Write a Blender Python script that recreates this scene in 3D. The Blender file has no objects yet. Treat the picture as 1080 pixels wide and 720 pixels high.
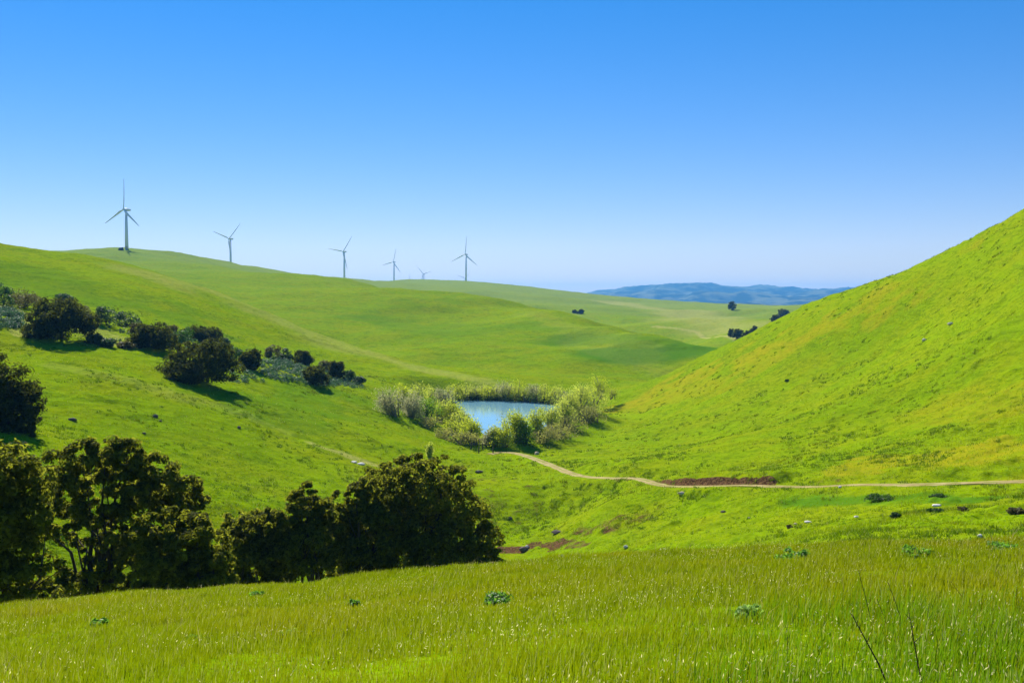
import bpy, bmesh, math, random
import numpy as np
from mathutils import Vector, Matrix, Euler
S = bpy.context.scene
C = S.collection
# ---------------------------------------------------------------- camera
cam_d = bpy.data.cameras.new('camera'); cam = bpy.data.objects.new('camera', cam_d); C.objects.link(cam)
cam_d.sensor_width = 36; cam_d.lens = 36.0
cam_d.clip_start = .1; cam_d.clip_end = 60000
cam.location = (0, 0, 0)
cam.rotation_euler = (math.pi/2-math.atan(45/1080), 0, 0)
S.camera = cam
# ---------------------------------------------------------------- light
SUN_AZ, SUN_EL = math.radians(-24), math.radians(39)
W = bpy.data.worlds.new('World'); S.world = W; W.use_nodes = True
wn = W.node_tree.nodes; wl = W.node_tree.links; wn.clear()
wo = wn.new('ShaderNodeOutputWorld'); bg = wn.new('ShaderNodeBackground'); sk = wn.new('ShaderNodeTexSky')
sk.sky_type = 'NISHITA'; sk.sun_disc = False
sk.sun_elevation = SUN_EL; sk.sun_rotation = SUN_AZ
sk.altitude = 300; sk.air_density = 1.0; sk.dust_density = .0; sk.ozone_density = 4.0
hs = wn.new('ShaderNodeHueSaturation'); hs.inputs['Saturation'].default_value = 1.65
tm = wn.new('ShaderNodeMix'); tm.data_type = 'RGBA'; tm.blend_type = 'MULTIPLY'; tm.inputs[0].default_value = 1; tm.inputs[7].default_value = (1.02, .90, 1.12, 1)
gm_ = wn.new('ShaderNodeGamma'); gm_.inputs[1].default_value = .74; wl.new(sk.outputs[0], gm_.inputs[0]); wl.new(gm_.outputs[0], hs.inputs['Color']); wl.new(hs.outputs[0], tm.inputs[6]); wl.new(tm.outputs[2], bg.inputs[0])
bg.inputs[1].default_value = .090; wl.new(bg.outputs[0], wo.inputs[0])
sun_d = bpy.data.lights.new('sun', 'SUN'); sun_d.energy = 4.5; sun_d.angle = math.radians(.53); sun_d.color = (1, .95, .86)
sun = bpy.data.objects.new('sun', sun_d); C.objects.link(sun)
_d = Vector((math.sin(SUN_AZ)*math.cos(SUN_EL), math.cos(SUN_AZ)*math.cos(SUN_EL), math.sin(SUN_EL)))
sun.rotation_euler = _d.to_track_quat('Z', 'Y').to_euler()
S.view_settings.view_transform = 'Standard'; S.view_settings.look = 'None'
S.view_settings.gamma = 1; S.view_settings.exposure = 1.0
import math, random
import numpy as np
# ---- camera geometry (eye at the origin, photo frame 1080x720, focal 1080 px) ----
FPX = 1080.0
PITCH = math.atan(45/1080)
def ray(u, v):
    u = np.asarray(u, float); v = np.asarray(v, float)
    c, s = math.cos(PITCH), math.sin(PITCH)
    dx = u-540; dy = FPX*c + (360-v)*s; dz = -FPX*s + (360-v)*c
    h = np.hypot(dx, dy)
    return np.arctan2(dx, dy), dz/h          # bearing, tangent of elevation
EYE = 1.65
# surveyed ground points seen from the eye: u, v, horizontal distance
VIS = """
1080 560 64;1000 562 62;900 563 66;800 568 80;700 572 95;640 576 105;560 578 118;600 560 120
1080 535 84;990 540 80;900 548 84;800 545 98;700 535 114;640 530 122;600 545 130;560 550 132
1080 509 100;960 510 102;900 511 105;800 513 112;720 511 121;640 499 140;590 490 162;545 481 190
1080 480 108;1080 400 145;1080 300 190;1080 222 235;950 490 113;950 430 155;950 350 215;1000 262 255
850 490 122;850 440 165;850 380 230;940 290 278;880 311 300;820 340 312;760 368 318;700 397 312
750 495 135;750 460 182;750 420 238;680 450 218;650 480 172;620 465 215;590 478 188
640 427 292;600 448 268;570 462 240
0 480 108;0 430 140;0 370 190;0 330 235;0 300 310;0 262 400
100 490 112;100 430 145;100 380 185;100 340 230;100 300 320;100 269 420
200 550 106;200 500 122;200 450 145;200 400 180;200 370 215;200 340 290;200 303 430
300 560 108;300 510 128;300 460 155;300 420 195;300 390 240;300 365 310;300 338 400;250 320 420
400 540 122;400 500 145;400 460 175;400 430 215;400 400 280;400 373 350;350 357 375
450 500 155;450 465 190;450 388 325;450 430 235;480 410 280;500 402 300;510 520 140;500 480 178
540 405 305;600 402 330;660 402 340;700 386 415;740 374 428;700 370 438;740 369 440;640 362 455;600 360 480
377 299 900;442 312 800;516 315 720;581 327 600;650 343 510;700 353 475;750 364 452
450 365 450;550 365 450;500 338 590;400 335 580;600 378 415;350 318 640;300 303 740
270 298 820;243 284 1150;300 290 1050;340 298 1000;190 285 950;130 275 1150
135 262 1450;80 267 1450;180 269 1400;210 277 1320;100 263 1450
480 303 1700;430 294 2200;491 296 2150;400 299 2100;370 298 2150;560 305 1950;620 313 1750
560 318 1250;640 333 1050;700 345 900;660 311 2000;720 319 1700;772 323 1450;820 323 1400;640 318 1600
700 333 1200;780 340 1000;780 354 760;530 300 2000;820 335 950
620 313 11000;590 318 11000;550 320 11000;650 306 11000;680 303 11000;710 301 11000;760 302 11000;800 303 11000;850 306 11000
880 308 11000;950 309 11000;750 322 7000;650 323 7000;850 322 7000;1080 309 11000
363 300 2200;243 287 1960;415 299 3085
"""
# ground nobody sees from the eye: u, distance, height
HID = """
400 88 -28;200 78 -26;50 62 -24;0 58 -22;300 84 -27;500 96 -28.5;540 105 -29;100 72 -25.5
250 520 -8;350 450 -24;450 395 -28;130 620 8;40 600 12;0 480 18.5;100 490 11;0 1500 38;200 600 -2
135 1900 30;60 1900 25;400 1300 0;500 1000 -22;600 850 -32;700 780 -40;760 650 -33;750 485 -31;700 520 -29
1080 320 5;1080 268 15.5;1000 290 8;1000 400 -6;880 420 -16;760 395 -29;700 346 -29;640 330 -29;1080 1000 -20;950 1000 -25;950 600 -20
700 3000 -100;850 3000 -100;560 3500 20;430 3900 30;491 4800 38;540 7000 40;300 4000 30;100 4000 30;0 4000 30
0 11000 0;200 11000 -20;400 11000 -20;540 11000 -20
1250 60 -11;1250 105 -14;1250 180 15;1250 260 42;1250 500 12;1250 1500 0;1250 5000 -50;1250 11000 0
-180 60 -20;-180 110 -13;-180 200 0;-180 400 34;-180 700 20;-180 1500 45;-180 5000 0;-180 11000 0
"""
def _ctrl():
    P, Q = [], []
    for s in VIS.replace('\n', ';').split(';'):
        if s.strip():
            u, v, r = map(float, s.split()); th, T = ray(u, v)
            P.append((float(th), math.log(r))); Q.append(float(T))
    for s in HID.replace('\n', ';').split(';'):
        if s.strip():
            u, r, z = map(float, s.split()); th, _ = ray(u, 360)
            P.append((float(th), math.log(r))); Q.append(z/r)
    return np.array(P), np.array(Q)
CP, CQ = _ctrl()
def _k(d2): return 0.5*d2*np.log(d2+1e-12)
def _fit():
    n = len(CP)
    d2 = ((CP[:, None]-CP[None])**2).sum(-1)
    A = np.zeros((n+3, n+3)); A[:n, :n] = _k(d2)+np.eye(n)*2e-4
    A[:n, n] = 1; A[:n, n+1:] = CP; A[n, :n] = 1; A[n+1:, :n] = CP.T
    return np.linalg.solve(A, np.r_[CQ, 0, 0, 0])
CW = _fit()
def rbf(th, lr):
    out = np.empty(th.size); t = th.ravel(); l = lr.ravel()
    for i in range(0, t.size, 40000):
        a = t[i:i+40000, None]-CP[:, 0]; b = l[i:i+40000, None]-CP[:, 1]
        out[i:i+40000] = _k(a*a+b*b)@CW[:-3]+CW[-3]+CW[-2]*t[i:i+40000]+CW[-1]*l[i:i+40000]
    return out.reshape(th.shape)
# lip of the bank the eye stands on
LU = [-100, 0, 100, 200, 300, 400, 500, 600, 700, 800, 900, 1000, 1080, 1180]
LV = [647, 637, 626, 619, 612, 603, 593, 585, 579, 575, 570, 568, 567, 565]
_lt, _lT = ray(LU, LV)
def sst(a, b, x):
    t = np.clip((x-a)/(b-a), 0, 1); return t*t*(3-2*t)
def _hash(i, j, s):
    n = (i*374761393 + j*668265263 + s*1442695041) & 0xffffffff
    n = ((n ^ (n >> 13))*1274126177) & 0xffffffff
    return ((n ^ (n >> 16)) & 0xffff)/65535.0
def vnoise(x, y, s=0):
    xi = np.floor(x).astype(np.int64); yi = np.floor(y).astype(np.int64)
    fx = x-xi; fy = y-yi; fx = fx*fx*fx*(fx*(fx*6-15)+10); fy = fy*fy*fy*(fy*(fy*6-15)+10)
    a = _hash(xi, yi, s); b = _hash(xi+1, yi, s); c = _hash(xi, yi+1, s); d = _hash(xi+1, yi+1, s)
    return (a*(1-fx)+b*fx)*(1-fy)+(c*(1-fx)+d*fx)*fy-0.5
def fbm(x, y, o=4, s=0):
    r = 0; a = 1
    for k in range(o):
        r = r+a*vnoise(x*2**k+k*17.3, y*2**k-k*9.1, s+k); a *= .5
    return r
def base_z(x, y):
    r = np.hypot(x, y)+1e-6; th = np.arctan2(x, y)
    th = np.clip(th, -.60, .60)
    rr = np.maximum(r, 40.)
    zf = rbf(th, np.log(np.minimum(rr, 12000.)))*rr
    s = -np.interp(th, _lt, _lT)-EYE/38
    zn = -EYE - r*s*np.where(np.abs(np.arctan2(x, y)) < 1.2, 1, np.cos(np.clip(np.abs(np.arctan2(x, y))-1.2, 0, 2))) - .028*np.maximum(r-33, 0)**2
    w = sst(44, 60, r)
    return zn*(1-w)+zf*w
# pond and track, laid out on the ground
WATER = -28.0
def at_level(u, v, z):
    th, T = ray(u, v); r = z/T
    return np.stack([r*np.sin(th), r*np.cos(th)], -1)
POND = at_level([476, 505, 535, 565, 594, 612, 592, 560, 530, 513, 499, 487], [421.5, 421, 421.5, 423.5, 427, 434, 444, 456, 463, 461, 448, 435], WATER)
def seg_dist(x, y, P, closed=False):
    best = np.full(x.shape, 1e9); bt = np.zeros(x.shape)
    n = len(P); m = n if closed else n-1
    for i in range(m):
        a = P[i]; b = P[(i+1) % n]; e = b-a; L2 = (e**2).sum()
        t = np.clip(((x-a[0])*e[0]+(y-a[1])*e[1])/L2, 0, 1)
        d = np.hypot(x-a[0]-t*e[0], y-a[1]-t*e[1])
        k = d < best; best = np.where(k, d, best); bt = np.where(k, i+t, bt)
    return best, bt
def inside(x, y, P):
    c = np.zeros(x.shape, bool); n = len(P)
    for i in range(n):
        a = P[i]; b = P[(i+1) % n]
        k = ((a[1] > y) != (b[1] > y)) & (x < (b[0]-a[0])*(y-a[1])/(b[1]-a[1]+1e-12)+a[0])
        c ^= k
    return c
def trace(u, v, hf, r0=9., r1=15000.):
    """the ground point seen from the eye towards (u, v)"""
    th, T = ray(u, v); lr = np.linspace(math.log(r0), math.log(r1), 2600); r = np.exp(lr)
    z = hf(r*math.sin(th), r*math.cos(th)); g = z/r-T
    k = np.argmax(g > 0)
    if g[k] <= 0: k = int(np.argmax(g))
    elif k > 0:
        f = -g[k-1]/(g[k]-g[k-1]); rr = r[k-1]+(r[k]-r[k-1])*f
        return np.array([rr*math.sin(th), rr*math.cos(th), T*rr])
    return np.array([r[k]*math.sin(th), r[k]*math.cos(th), z[k]])
ROAD_UV = [(516, 479), (532, 480), (553, 482.5), (578, 490), (609, 497.5), (641, 503.5), (672, 507.5), (700, 511), (740, 513), (780, 514), (850, 512), (900, 511), (960, 510), (1020, 509), (1080, 508), (1140, 507), (1220, 506)]
ROAD = np.array([trace(u, v, base_z, 50) for u, v in ROAD_UV])
def _smooth(P, n=12):
    out = []
    for i in range(len(P)-1):
        p0, p1, p2, p3 = P[max(i-1, 0)], P[i], P[i+1], P[min(i+2, len(P)-1)]
        for k in range(n):
            t = k/n
            out.append(.5*((2*p1)+(p2-p0)*t+(2*p0-5*p1+4*p2-p3)*t*t+(3*p1-p0-3*p2+p3)*t**3))
    out.append(P[-1]); return np.array(out)
RZ = ROAD[:, 2].copy()
for _ in range(2): RZ[1:-1] = (RZ[:-2]+RZ[1:-1]*2+RZ[2:])/4
ROAD[:, 2] = RZ
ROADS = _smooth(ROAD, 6)
_ub = np.arctan2(ROADS[:, 0], ROADS[:, 1])
def cut_side(x, y, t):
    """1 uphill of the track, and how much of a bare cut there is at that stretch"""
    i = np.arange(len(ROADS)); px = np.interp(t, i, ROADS[:, 0]); py = np.interp(t, i, ROADS[:, 1])
    b = np.interp(t, i, _ub); b0 = float(ray(665, 508)[0]); b1 = float(ray(715, 508)[0]); b2 = float(ray(800, 508)[0]); b3 = float(ray(818, 508)[0])
    return (np.hypot(x, y) > np.hypot(px, py)).astype(float), sst(b0, b1, b)*(1-sst(b2, b3, b))
def height(x, y, rough=True):
    x = np.asarray(x, float); y = np.asarray(y, float)
    z = base_z(x, y); r = np.hypot(x, y)
    if rough:
        z = z + sst(60, 130, r)*(.6*(fbm(x/34, y/34, 3, 5)-.1)*np.clip(r/300, .3, 2.5))
        z = z + sst(500, 1600, r)*(fbm(x/260, y/260, 4, 9)-.15)*8*(1-sst(1900, 2600, r)*.5)
        rid = np.abs(fbm(x/900, y/900, 5, 21))
        z = z + sst(4500, 9000, r)*(-rid*190+22+(fbm(x/420, y/420, 3, 77))*55)*sst(14000, 11500, r)
        z = z + sst(180, 320, r)*(1-sst(1500, 2500, r))*.9*(np.maximum(0, fbm(x/11, y/11, 4, 18))-.05)
        z = z + sst(380, 560, r)*(1-sst(1300, 2000, r))*6.*(fbm(x/85, y/85, 2, 41)-.1)
        hm = np.maximum(0, fbm(x/2.3, y/2.3, 3, 13)-.02)
        z = z + sst(55, 80, r)*(1-sst(350, 480, r))*hm*np.clip(.35+1.8*fbm(x/14, y/14, 3, 15), .12, 1.0)*.85
        z = z + sst(6, 20, r)*.10*fbm(x/2.2, y/2.2, 3, 3)*(1+sst(60, 150, r)*.9)*(1-sst(300, 500, r))
    near = (r > 170) & (r < 330) & (np.abs(x) < 60)
    if near.any():
        xs, ys = x[near], y[near]
        d, _ = seg_dist(xs, ys, POND, True); sd = np.where(inside(xs, ys, POND), -d, d)
        zz = z[near]; shore = WATER+np.where(sd < 0, np.maximum(sd*.35, -1.6), .10+sd*.04)
        w = 1-sst(2., 17., sd); zz = zz*(1-w)+shore*w
        z[near] = zz
    m = (r > 80) & (r < 230) & (x > -12) & (x < 130)
    if m.any():
        d, t = seg_dist(x[m], y[m], ROADS[:, :2]); rz = np.interp(t, np.arange(len(ROADS)), ROADS[:, 2])
        w = 1-sst(1.3, 3.4, d); zz = z[m]*(1-w)+rz*w
        up_, bk = cut_side(x[m], y[m], t)
        z[m] = zz+bk*up_*.85*sst(1.15, 1.9, d+.35*fbm(x[m]/1.3, y[m]/1.3, 3, 66))*(1-sst(2.6, 9., d))
    return z
# ---------------------------------------------------------------- helpers
def H1(x, y): return float(height(np.array([x]), np.array([y]))[0])
def spot(u, v, r0=50.): return trace(u, v, height, r0)
def polar(u, r):
    th, _ = ray(u, 360); x = r*math.sin(th); y = r*math.cos(th); return np.array([x, y, H1(x, y)])
def tag(o, label=None, cat=None, group=None, kind=None):
    if label: o['label'] = label
    if cat: o['category'] = cat
    if group: o['group'] = group
    if kind: o['kind'] = kind
    return o
def empty(name, loc, rz=0):
    o = bpy.data.objects.new(name, None); C.objects.link(o); o.location = loc; o.rotation_euler = (0, 0, rz)
    o.empty_display_size = .3; return o
def mesh_np(name, V, F, mat, smooth=False, attrs=None, loc=None, parent=None, k=None):
    """V (n,3); F (m,k) faces all of k corners"""
    me = bpy.data.meshes.new(name); V = np.ascontiguousarray(V, np.float32); F = np.ascontiguousarray(F, np.int32)
    k = F.shape[1]; m = len(F)
    me.vertices.add(len(V)); me.vertices.foreach_set('co', V.ravel())
    me.loops.add(m*k); me.loops.foreach_set('vertex_index', F.ravel())
    me.polygons.add(m); me.polygons.foreach_set('loop_start', np.arange(0, m*k, k, dtype=np.int32))
    me.update(calc_edges=True)
    me.polygons.foreach_set('use_smooth', np.full(m, smooth))
    for an, av in (attrs or {}).items():
        a = me.attributes.new(an, 'FLOAT', 'POINT'); a.data.foreach_set('value', np.ascontiguousarray(av, np.float32))
    if mat: me.materials.append(mat)
    o = bpy.data.objects.new(name, me); C.objects.link(o)
    if loc is not None: o.location = loc
    if parent: o.parent = parent
    return o
class MB:
    """collects tubes and lumps into one mesh"""
    def __init__(s): s.v = []; s.f = []
    def ring(s, c, d, r, n, up=None):
        d = Vector(d).normalized(); a = d.orthogonal().normalized() if up is None else Vector(up); b = d.cross(a)
        i = len(s.v)
        for k in range(n):
            t = 2*math.pi*k/n; s.v.append(Vector(c)+a*math.cos(t)*r+b*math.sin(t)*r)
        return i
    def tube(s, pts, rad, n=8, cap=True):
        pts = [Vector(p) for p in pts]; prev = None; a = None
        for i, p in enumerate(pts):
            d = (pts[min(i+1, len(pts)-1)]-pts[max(i-1, 0)]).normalized()
            if a is None: a = d.orthogonal().normalized()
            else: a = (a-d*a.dot(d)).normalized()
            r = s.ring(p, d, rad[i], n, a)
            if prev is not None:
                for k in range(n): s.f.append((prev+k, prev+(k+1) % n, r+(k+1) % n, r+k))
            elif cap: s.f.append(tuple(range(r+n-1, r-1, -1)))
            prev = r
        if cap: s.f.append(tuple(range(prev, prev+n)))
    def build(s, name, mat, parent=None, smooth=True, loc=None):
        me = bpy.data.meshes.new(name); me.from_pydata([tuple(v) for v in s.v], [], s.f); me.update()
        for p in me.polygons: p.use_smooth = smooth
        me.materials.append(mat)
        o = bpy.data.objects.new(name, me); C.objects.link(o)
        if parent: o.parent = parent
        if loc is not None: o.location = loc
        return o
def copy_tree(o, parent=None):
    c = o.copy(); C.objects.link(c); c.parent = parent
    for ch in list(o.children): copy_tree(ch, c)
    return c
class NT:
    def __init__(s, name):
        s.m = bpy.data.materials.new(name); s.m.use_nodes = True; s.t = s.m.node_tree; s.t.nodes.clear()
        s.out = s.n('ShaderNodeOutputMaterial')
    def n(s, ty, **kw):
        x = s.t.nodes.new(ty)
        for k, v in kw.items():
            if hasattr(x, k): setattr(x, k, v)
        return x
    def l(s, a, b): s.t.links.new(a, b)
    def val(s, sock, x):
        if isinstance(x, (int, float, tuple, list)): sock.default_value = x if not isinstance(x, (tuple, list)) or len(x) != 3 else (*x, 1)
        else: s.l(x, sock)
    def noise(s, scale, detail=3, vec=None, rough=.55, dist=0):
        x = s.n('ShaderNodeTexNoise'); x.inputs['Scale'].default_value = scale; x.inputs['Detail'].default_value = detail
        x.inputs['Roughness'].default_value = rough; x.inputs['Distortion'].default_value = dist
        if vec is not None: s.l(vec, x.inputs['Vector'])
        return x.outputs['Fac']
    def mapr(s, x, a, b, c=0., d=1.):
        m = s.n('ShaderNodeMapRange'); m.interpolation_type = 'SMOOTHSTEP'
        s.val(m.inputs[0], x)
        for i, q in enumerate((a, b, c, d)): m.inputs[i+1].default_value = q
        return m.outputs[0]
    def math(s, op, a, b=0.):
        m = s.n('ShaderNodeMath'); m.operation = op; s.val(m.inputs[0], a); s.val(m.inputs[1], b); return m.outputs[0]
    def mix(s, f, a, b, mode='MIX'):
        m = s.n('ShaderNodeMix'); m.data_type = 'RGBA'; m.blend_type = mode
        s.val(m.inputs[0], f); s.val(m.inputs[6], a); s.val(m.inputs[7], b); return m.outputs[2]
    def attr(s, name): a = s.n('ShaderNodeAttribute'); a.attribute_name = name; return a.outputs['Fac']
    def pos(s): return s.n('ShaderNodeNewGeometry').outputs['Position']
    def mapping(s, vec, scale, rot=(0, 0, 0)):
        m = s.n('ShaderNodeMapping'); s.l(vec, m.inputs['Vector']); m.inputs['Scale'].default_value = scale; m.inputs['Rotation'].default_value = rot
        return m.outputs[0]
    def bump(s, h, dist, strength=1.):
        b = s.n('ShaderNodeBump'); s.val(b.inputs['Height'], h); b.inputs['Distance'].default_value = dist; b.inputs['Strength'].default_value = strength
        return b.outputs[0]
    def bsdf(s, col, rough=.8, spec=.2, normal=None, metal=0.):
        b = s.n('ShaderNodeBsdfPrincipled'); s.val(b.inputs['Base Color'], col); s.val(b.inputs['Roughness'], rough)
        b.inputs['Specular IOR Level'].default_value = spec; b.inputs['Metallic'].default_value = metal
        if normal is not None: s.l(normal, b.inputs['Normal'])
        return b
    def done(s, sh): s.l(sh.outputs[0] if hasattr(sh, 'outputs') else sh, s.out.inputs[0]); return s.m
def simple(name, col, rough=.8, var=.25, scale=3., spec=.2):
    t = NT(name); n = t.noise(scale, 4)
    c = t.mix(n, tuple(x*(1-var) for x in col), tuple(min(1, x*(1+var)) for x in col))
    return t.done(t.bsdf(c, rough, spec))
def leafmat(name, dark, light, trans, tw=.45, spec=.25, rough=.55):
    t = NT(name); g = t.n('ShaderNodeNewGeometry'); r = g.outputs['Random Per Island']
    oi = t.n('ShaderNodeObjectInfo').outputs['Random']
    c = t.mix(r, dark, light)
    b = t.bsdf(c, rough, spec)
    tr = t.n('ShaderNodeBsdfTranslucent'); t.val(tr.inputs[0], t.mix(r, tuple(x*.6 for x in trans), tuple(x*1.3 for x in trans)))
    mx = t.n('ShaderNodeMixShader'); mx.inputs[0].default_value = tw
    t.l(b.outputs[0], mx.inputs[1]); t.l(tr.outputs[0], mx.inputs[2]); return t.done(mx)

# ---------------------------------------------------------------- the ground: one sheet in bearing x log distance
FR = 860                                   # columns of the front fan
th = np.r_[np.linspace(-math.pi, -.62, 70)[:-1], np.linspace(-.62, .62, FR), np.linspace(.62, math.pi, 70)[1:-1]]
lr = np.r_[np.linspace(math.log(.6), math.log(9), 40)[:-1], np.linspace(math.log(9), math.log(60), 240)[:-1], np.linspace(math.log(60), math.log(500), 520)[:-1], np.linspace(math.log(500), math.log(14000), 520)]
TH, LR = np.meshgrid(th, lr); R_ = np.exp(LR); X = R_*np.sin(TH); Y = R_*np.cos(TH)
Z = height(X.ravel(), Y.ravel()).reshape(X.shape)
nr, nc = X.shape
V = np.stack([X, Y, Z], -1).reshape(-1, 3)
V = np.r_[V, [[0, 0, H1(0, .01)]]]
I = np.arange(nr*nc).reshape(nr, nc)
a = I[:-1]; b = np.roll(I, -1, 1)[:-1]; c = np.roll(I, -1, 1)[1:]; d = I[1:]
F = np.stack([a, d, c, b], -1).reshape(-1, 4)[:, ::-1]
apex = nr*nc
F = np.r_[F, np.stack([I[0], np.full(nc, apex), np.roll(I[0], -1), np.roll(I[0], -1)], -1)[:0]]
x = V[:, 0]; y = V[:, 1]; r = np.hypot(x, y)
# what grows or is bare where: dry = yellowed grass, dirt = bare soil, deep green = rank grass and painted hill shade
def line(uv, r0=50.): return np.array([spot(u, v, r0)[:2] for u, v in uv])
dry = np.zeros(len(V)); pale = np.zeros(len(V)); dirt = np.zeros(len(V)); lush_and_shade = np.zeros(len(V)); blue = np.zeros(len(V))
def strip(uv, w, amp, arr, r0=50., nz=0., sc=20.):
    P = line(uv, r0); m = (r < np.hypot(P[:, 0], P[:, 1]).max()*1.5) & (r > np.hypot(P[:, 0], P[:, 1]).min()*.6)
    ds, _ = seg_dist(x[m], y[m], P)
    if nz: ds = ds+nz*fbm(x[m]/sc, y[m]/sc, 4, 31)
    arr[m] = np.maximum(arr[m], amp*(1-sst(.35*w, w, ds)))
strip([(170, 292), (215, 303), (262, 322), (310, 343), (360, 364)], 24, .42, pale, 200, 14, 18)
strip([(340, 357), (400, 376), (460, 393), (525, 408)], 9, .45, pale, 200, 6)
strip([(650, 432), (700, 408), (740, 392), (790, 376), (840, 360)], 6, .5, dry, 60, 12, 7)
strip([(690, 425), (740, 405), (800, 385)], 9, .35, dry, 60, 12, 9)
strip([(860, 348), (930, 318), (1000, 290)], 7, .4, dry, 60, 16, 7)
strip([(930, 488), (990, 478), (1050, 482)], 6, .5, dry, 60, 12, 5)
strip([(1000, 430), (1070, 420)], 10, .3, dry, 60, 12, 7)
strip([(650, 320), (720, 330), (770, 345)], 60, .7, pale, 800, 50, 80)
strip([(560, 330), (620, 350), (680, 372)], 14, .15, pale, 350, 8, 12)
strip([(600, 352), (640, 372), (700, 395)], 12, .15, pale, 300, 8, 12)
strip([(90, 345), (130, 362)], 7, .55, pale, 100, 5, 6)
strip([(5, 323), (24, 330), (26, 342), (18, 352)], 2.2, .8, pale, 100, 2, 4)
strip([(330, 468), (360, 478), (400, 492)], 1.4, .8, pale, 60, 1.5, 4)
strip([(60, 385), (150, 408), (240, 430), (300, 455)], 3, .2, pale, 60, 4, 8)
strip([(690, 344), (735, 350), (776, 358)], 4, 1., pale, 400)
strip([(650, 505), (700, 507)], 1.6, .5, dirt, 60, 1., 2)
md = (r > 80) & (r < 230) & (x > -12) & (x < 130); _d, _t = seg_dist(x[md], y[md], ROADS[:, :2]); _u, _b = cut_side(x[md], y[md], _t)
_e = _d+.45*fbm(x[md]/1.4, y[md]/1.4, 3, 67)
dirt[md] = np.maximum(dirt[md], _u*sst(.15, .6, _b)*sst(.9, 1.1, _d)*(1-sst(1.75, 2.2, _e)))
strip([(855, 508), (880, 508)], .8, .4, dirt, 60, 1.2, 1.8)
strip([(568, 574), (590, 576)], 1.4, .7, dirt, 60, 1.8, 1.5)
strip([(540, 580), (552, 580)], 2.8, .9, dirt, 60, 1.2, 2)
strip([(618, 560), (675, 548)], 3, .45, dirt, 60, 4, 1.6)
strip([(600, 572), (612, 575)], 2, .5, dirt, 60, 1.5, 1.6)
strip([(545, 560), (500, 520), (480, 500)], 8, .35, dirt, 60, 14, 6)
strip([(840, 530), (900, 527), (960, 523), (1010, 525)], 3.5, .9, lush_and_shade, 60, 4, 4)
strip([(420, 340), (480, 350), (560, 345)], 30, .45, lush_and_shade, 300, 30, 30)
strip([(600, 358), (690, 364)], 22, .7, lush_and_shade, 300, 12, 14)  # shade along the mid spur's right flank, painted as darker green
strip([(650, 374), (745, 369)], 24, 1., lush_and_shade, 250, 20, 30)  # spur nose turned from the sun: its shade put into the grass colour
strip([(30, 290), (90, 312), (170, 330)], 22, .5, lush_and_shade, 200, 20, 16)
strip([(280, 435), (330, 410), (400, 430)], 12, .5, lush_and_shade, 100, 10, 10)
t = NT('meadow_ground'); P = t.pos()
n1 = t.noise(.012, 3, P); n2 = t.noise(.09, 4, P); n3 = t.noise(.7, 4, P); n4 = t.noise(4.0, 3, P)
stre = t.noise(.35, 4, t.mapping(P, (1, 1, 5)), .6, .6)
green = t.mix(t.mapr(n1, .35, .65), (.145, .245, .0006), (.185, .28, .0008))
green = t.mix(t.mapr(n2, .38, .66, 0, .55), green, (.22, .24, .003))
green = t.mix(t.math('MULTIPLY', t.mapr(n3, .46, .68), .5), green, (.075, .13, .002))
green = t.mix(t.mapr(stre, .50, .66, 0, .45), green, (.08, .14, .002))
green = t.mix(t.mapr(n4, .40, .66, 0, .30), green, (.24, .30, .02))
tf = t.noise(1.9, 5, P, .65); zone = t.mapr(t.noise(.11, 3, P), .42, .62)
green = t.mix(t.math('MULTIPLY', t.mapr(tf, .54, .62), t.math('ADD', .15, t.math('MULTIPLY', zone, .65))), green, (.035, .095, .002))
green = t.mix(t.math('MULTIPLY', t.attr('lush_and_shade'), .85), green, (.055, .16, .008))
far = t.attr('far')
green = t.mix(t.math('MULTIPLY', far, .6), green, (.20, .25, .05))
vs = t.mapr(t.noise(.9, 4, P), .35, .6, .45, 1)
green = t.mix(t.math('MULTIPLY', t.attr('dry'), vs), green, (.34, .25, .012))
green = t.mix(t.math('MULTIPLY', t.attr('pale'), vs), green, (.33, .32, .085))
soil = t.mix(t.mapr(n4, .35, .65), (.05, .026, .012), (.15, .085, .038))
bl = t.noise(.16, 5, t.mapping(P, (1, 1, 6)), .68)
green = t.mix(t.mapr(bl, .53, .64, 0, .35), green, (.06, .125, .002))
df = t.mapr(t.math('ADD', t.attr('dirt'), t.math('MULTIPLY', t.math('SUBTRACT', n3, .5), .7)), .35, .6)
col = t.mix(df, green, soil)
mt = t.mix(t.mapr(t.noise(.004, 5, P), .42, .6), (.015, .03, .02), (.13, .14, .07))
col = t.mix(t.attr('mount'), col, mt)
hh = t.math('ADD', t.math('MULTIPLY', n3, .35), t.math('ADD', t.math('MULTIPLY', n4, .12), t.math('MULTIPLY', stre, .25)))
col_b = t.bsdf(col, 1., 0., t.bump(hh, 1.0, .7))
ground_mat = t.done(col_b)
ground = mesh_np('ground', V, F, ground_mat, True, dict(dry=dry, pale=pale, dirt=dirt, lush_and_shade=lush_and_shade, far=sst(850, 1700, r), mount=sst(2600, 4500, r)))
tag(ground, 'rolling green grass hills running back to far blue mountains', None, None, 'structure')

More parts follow.
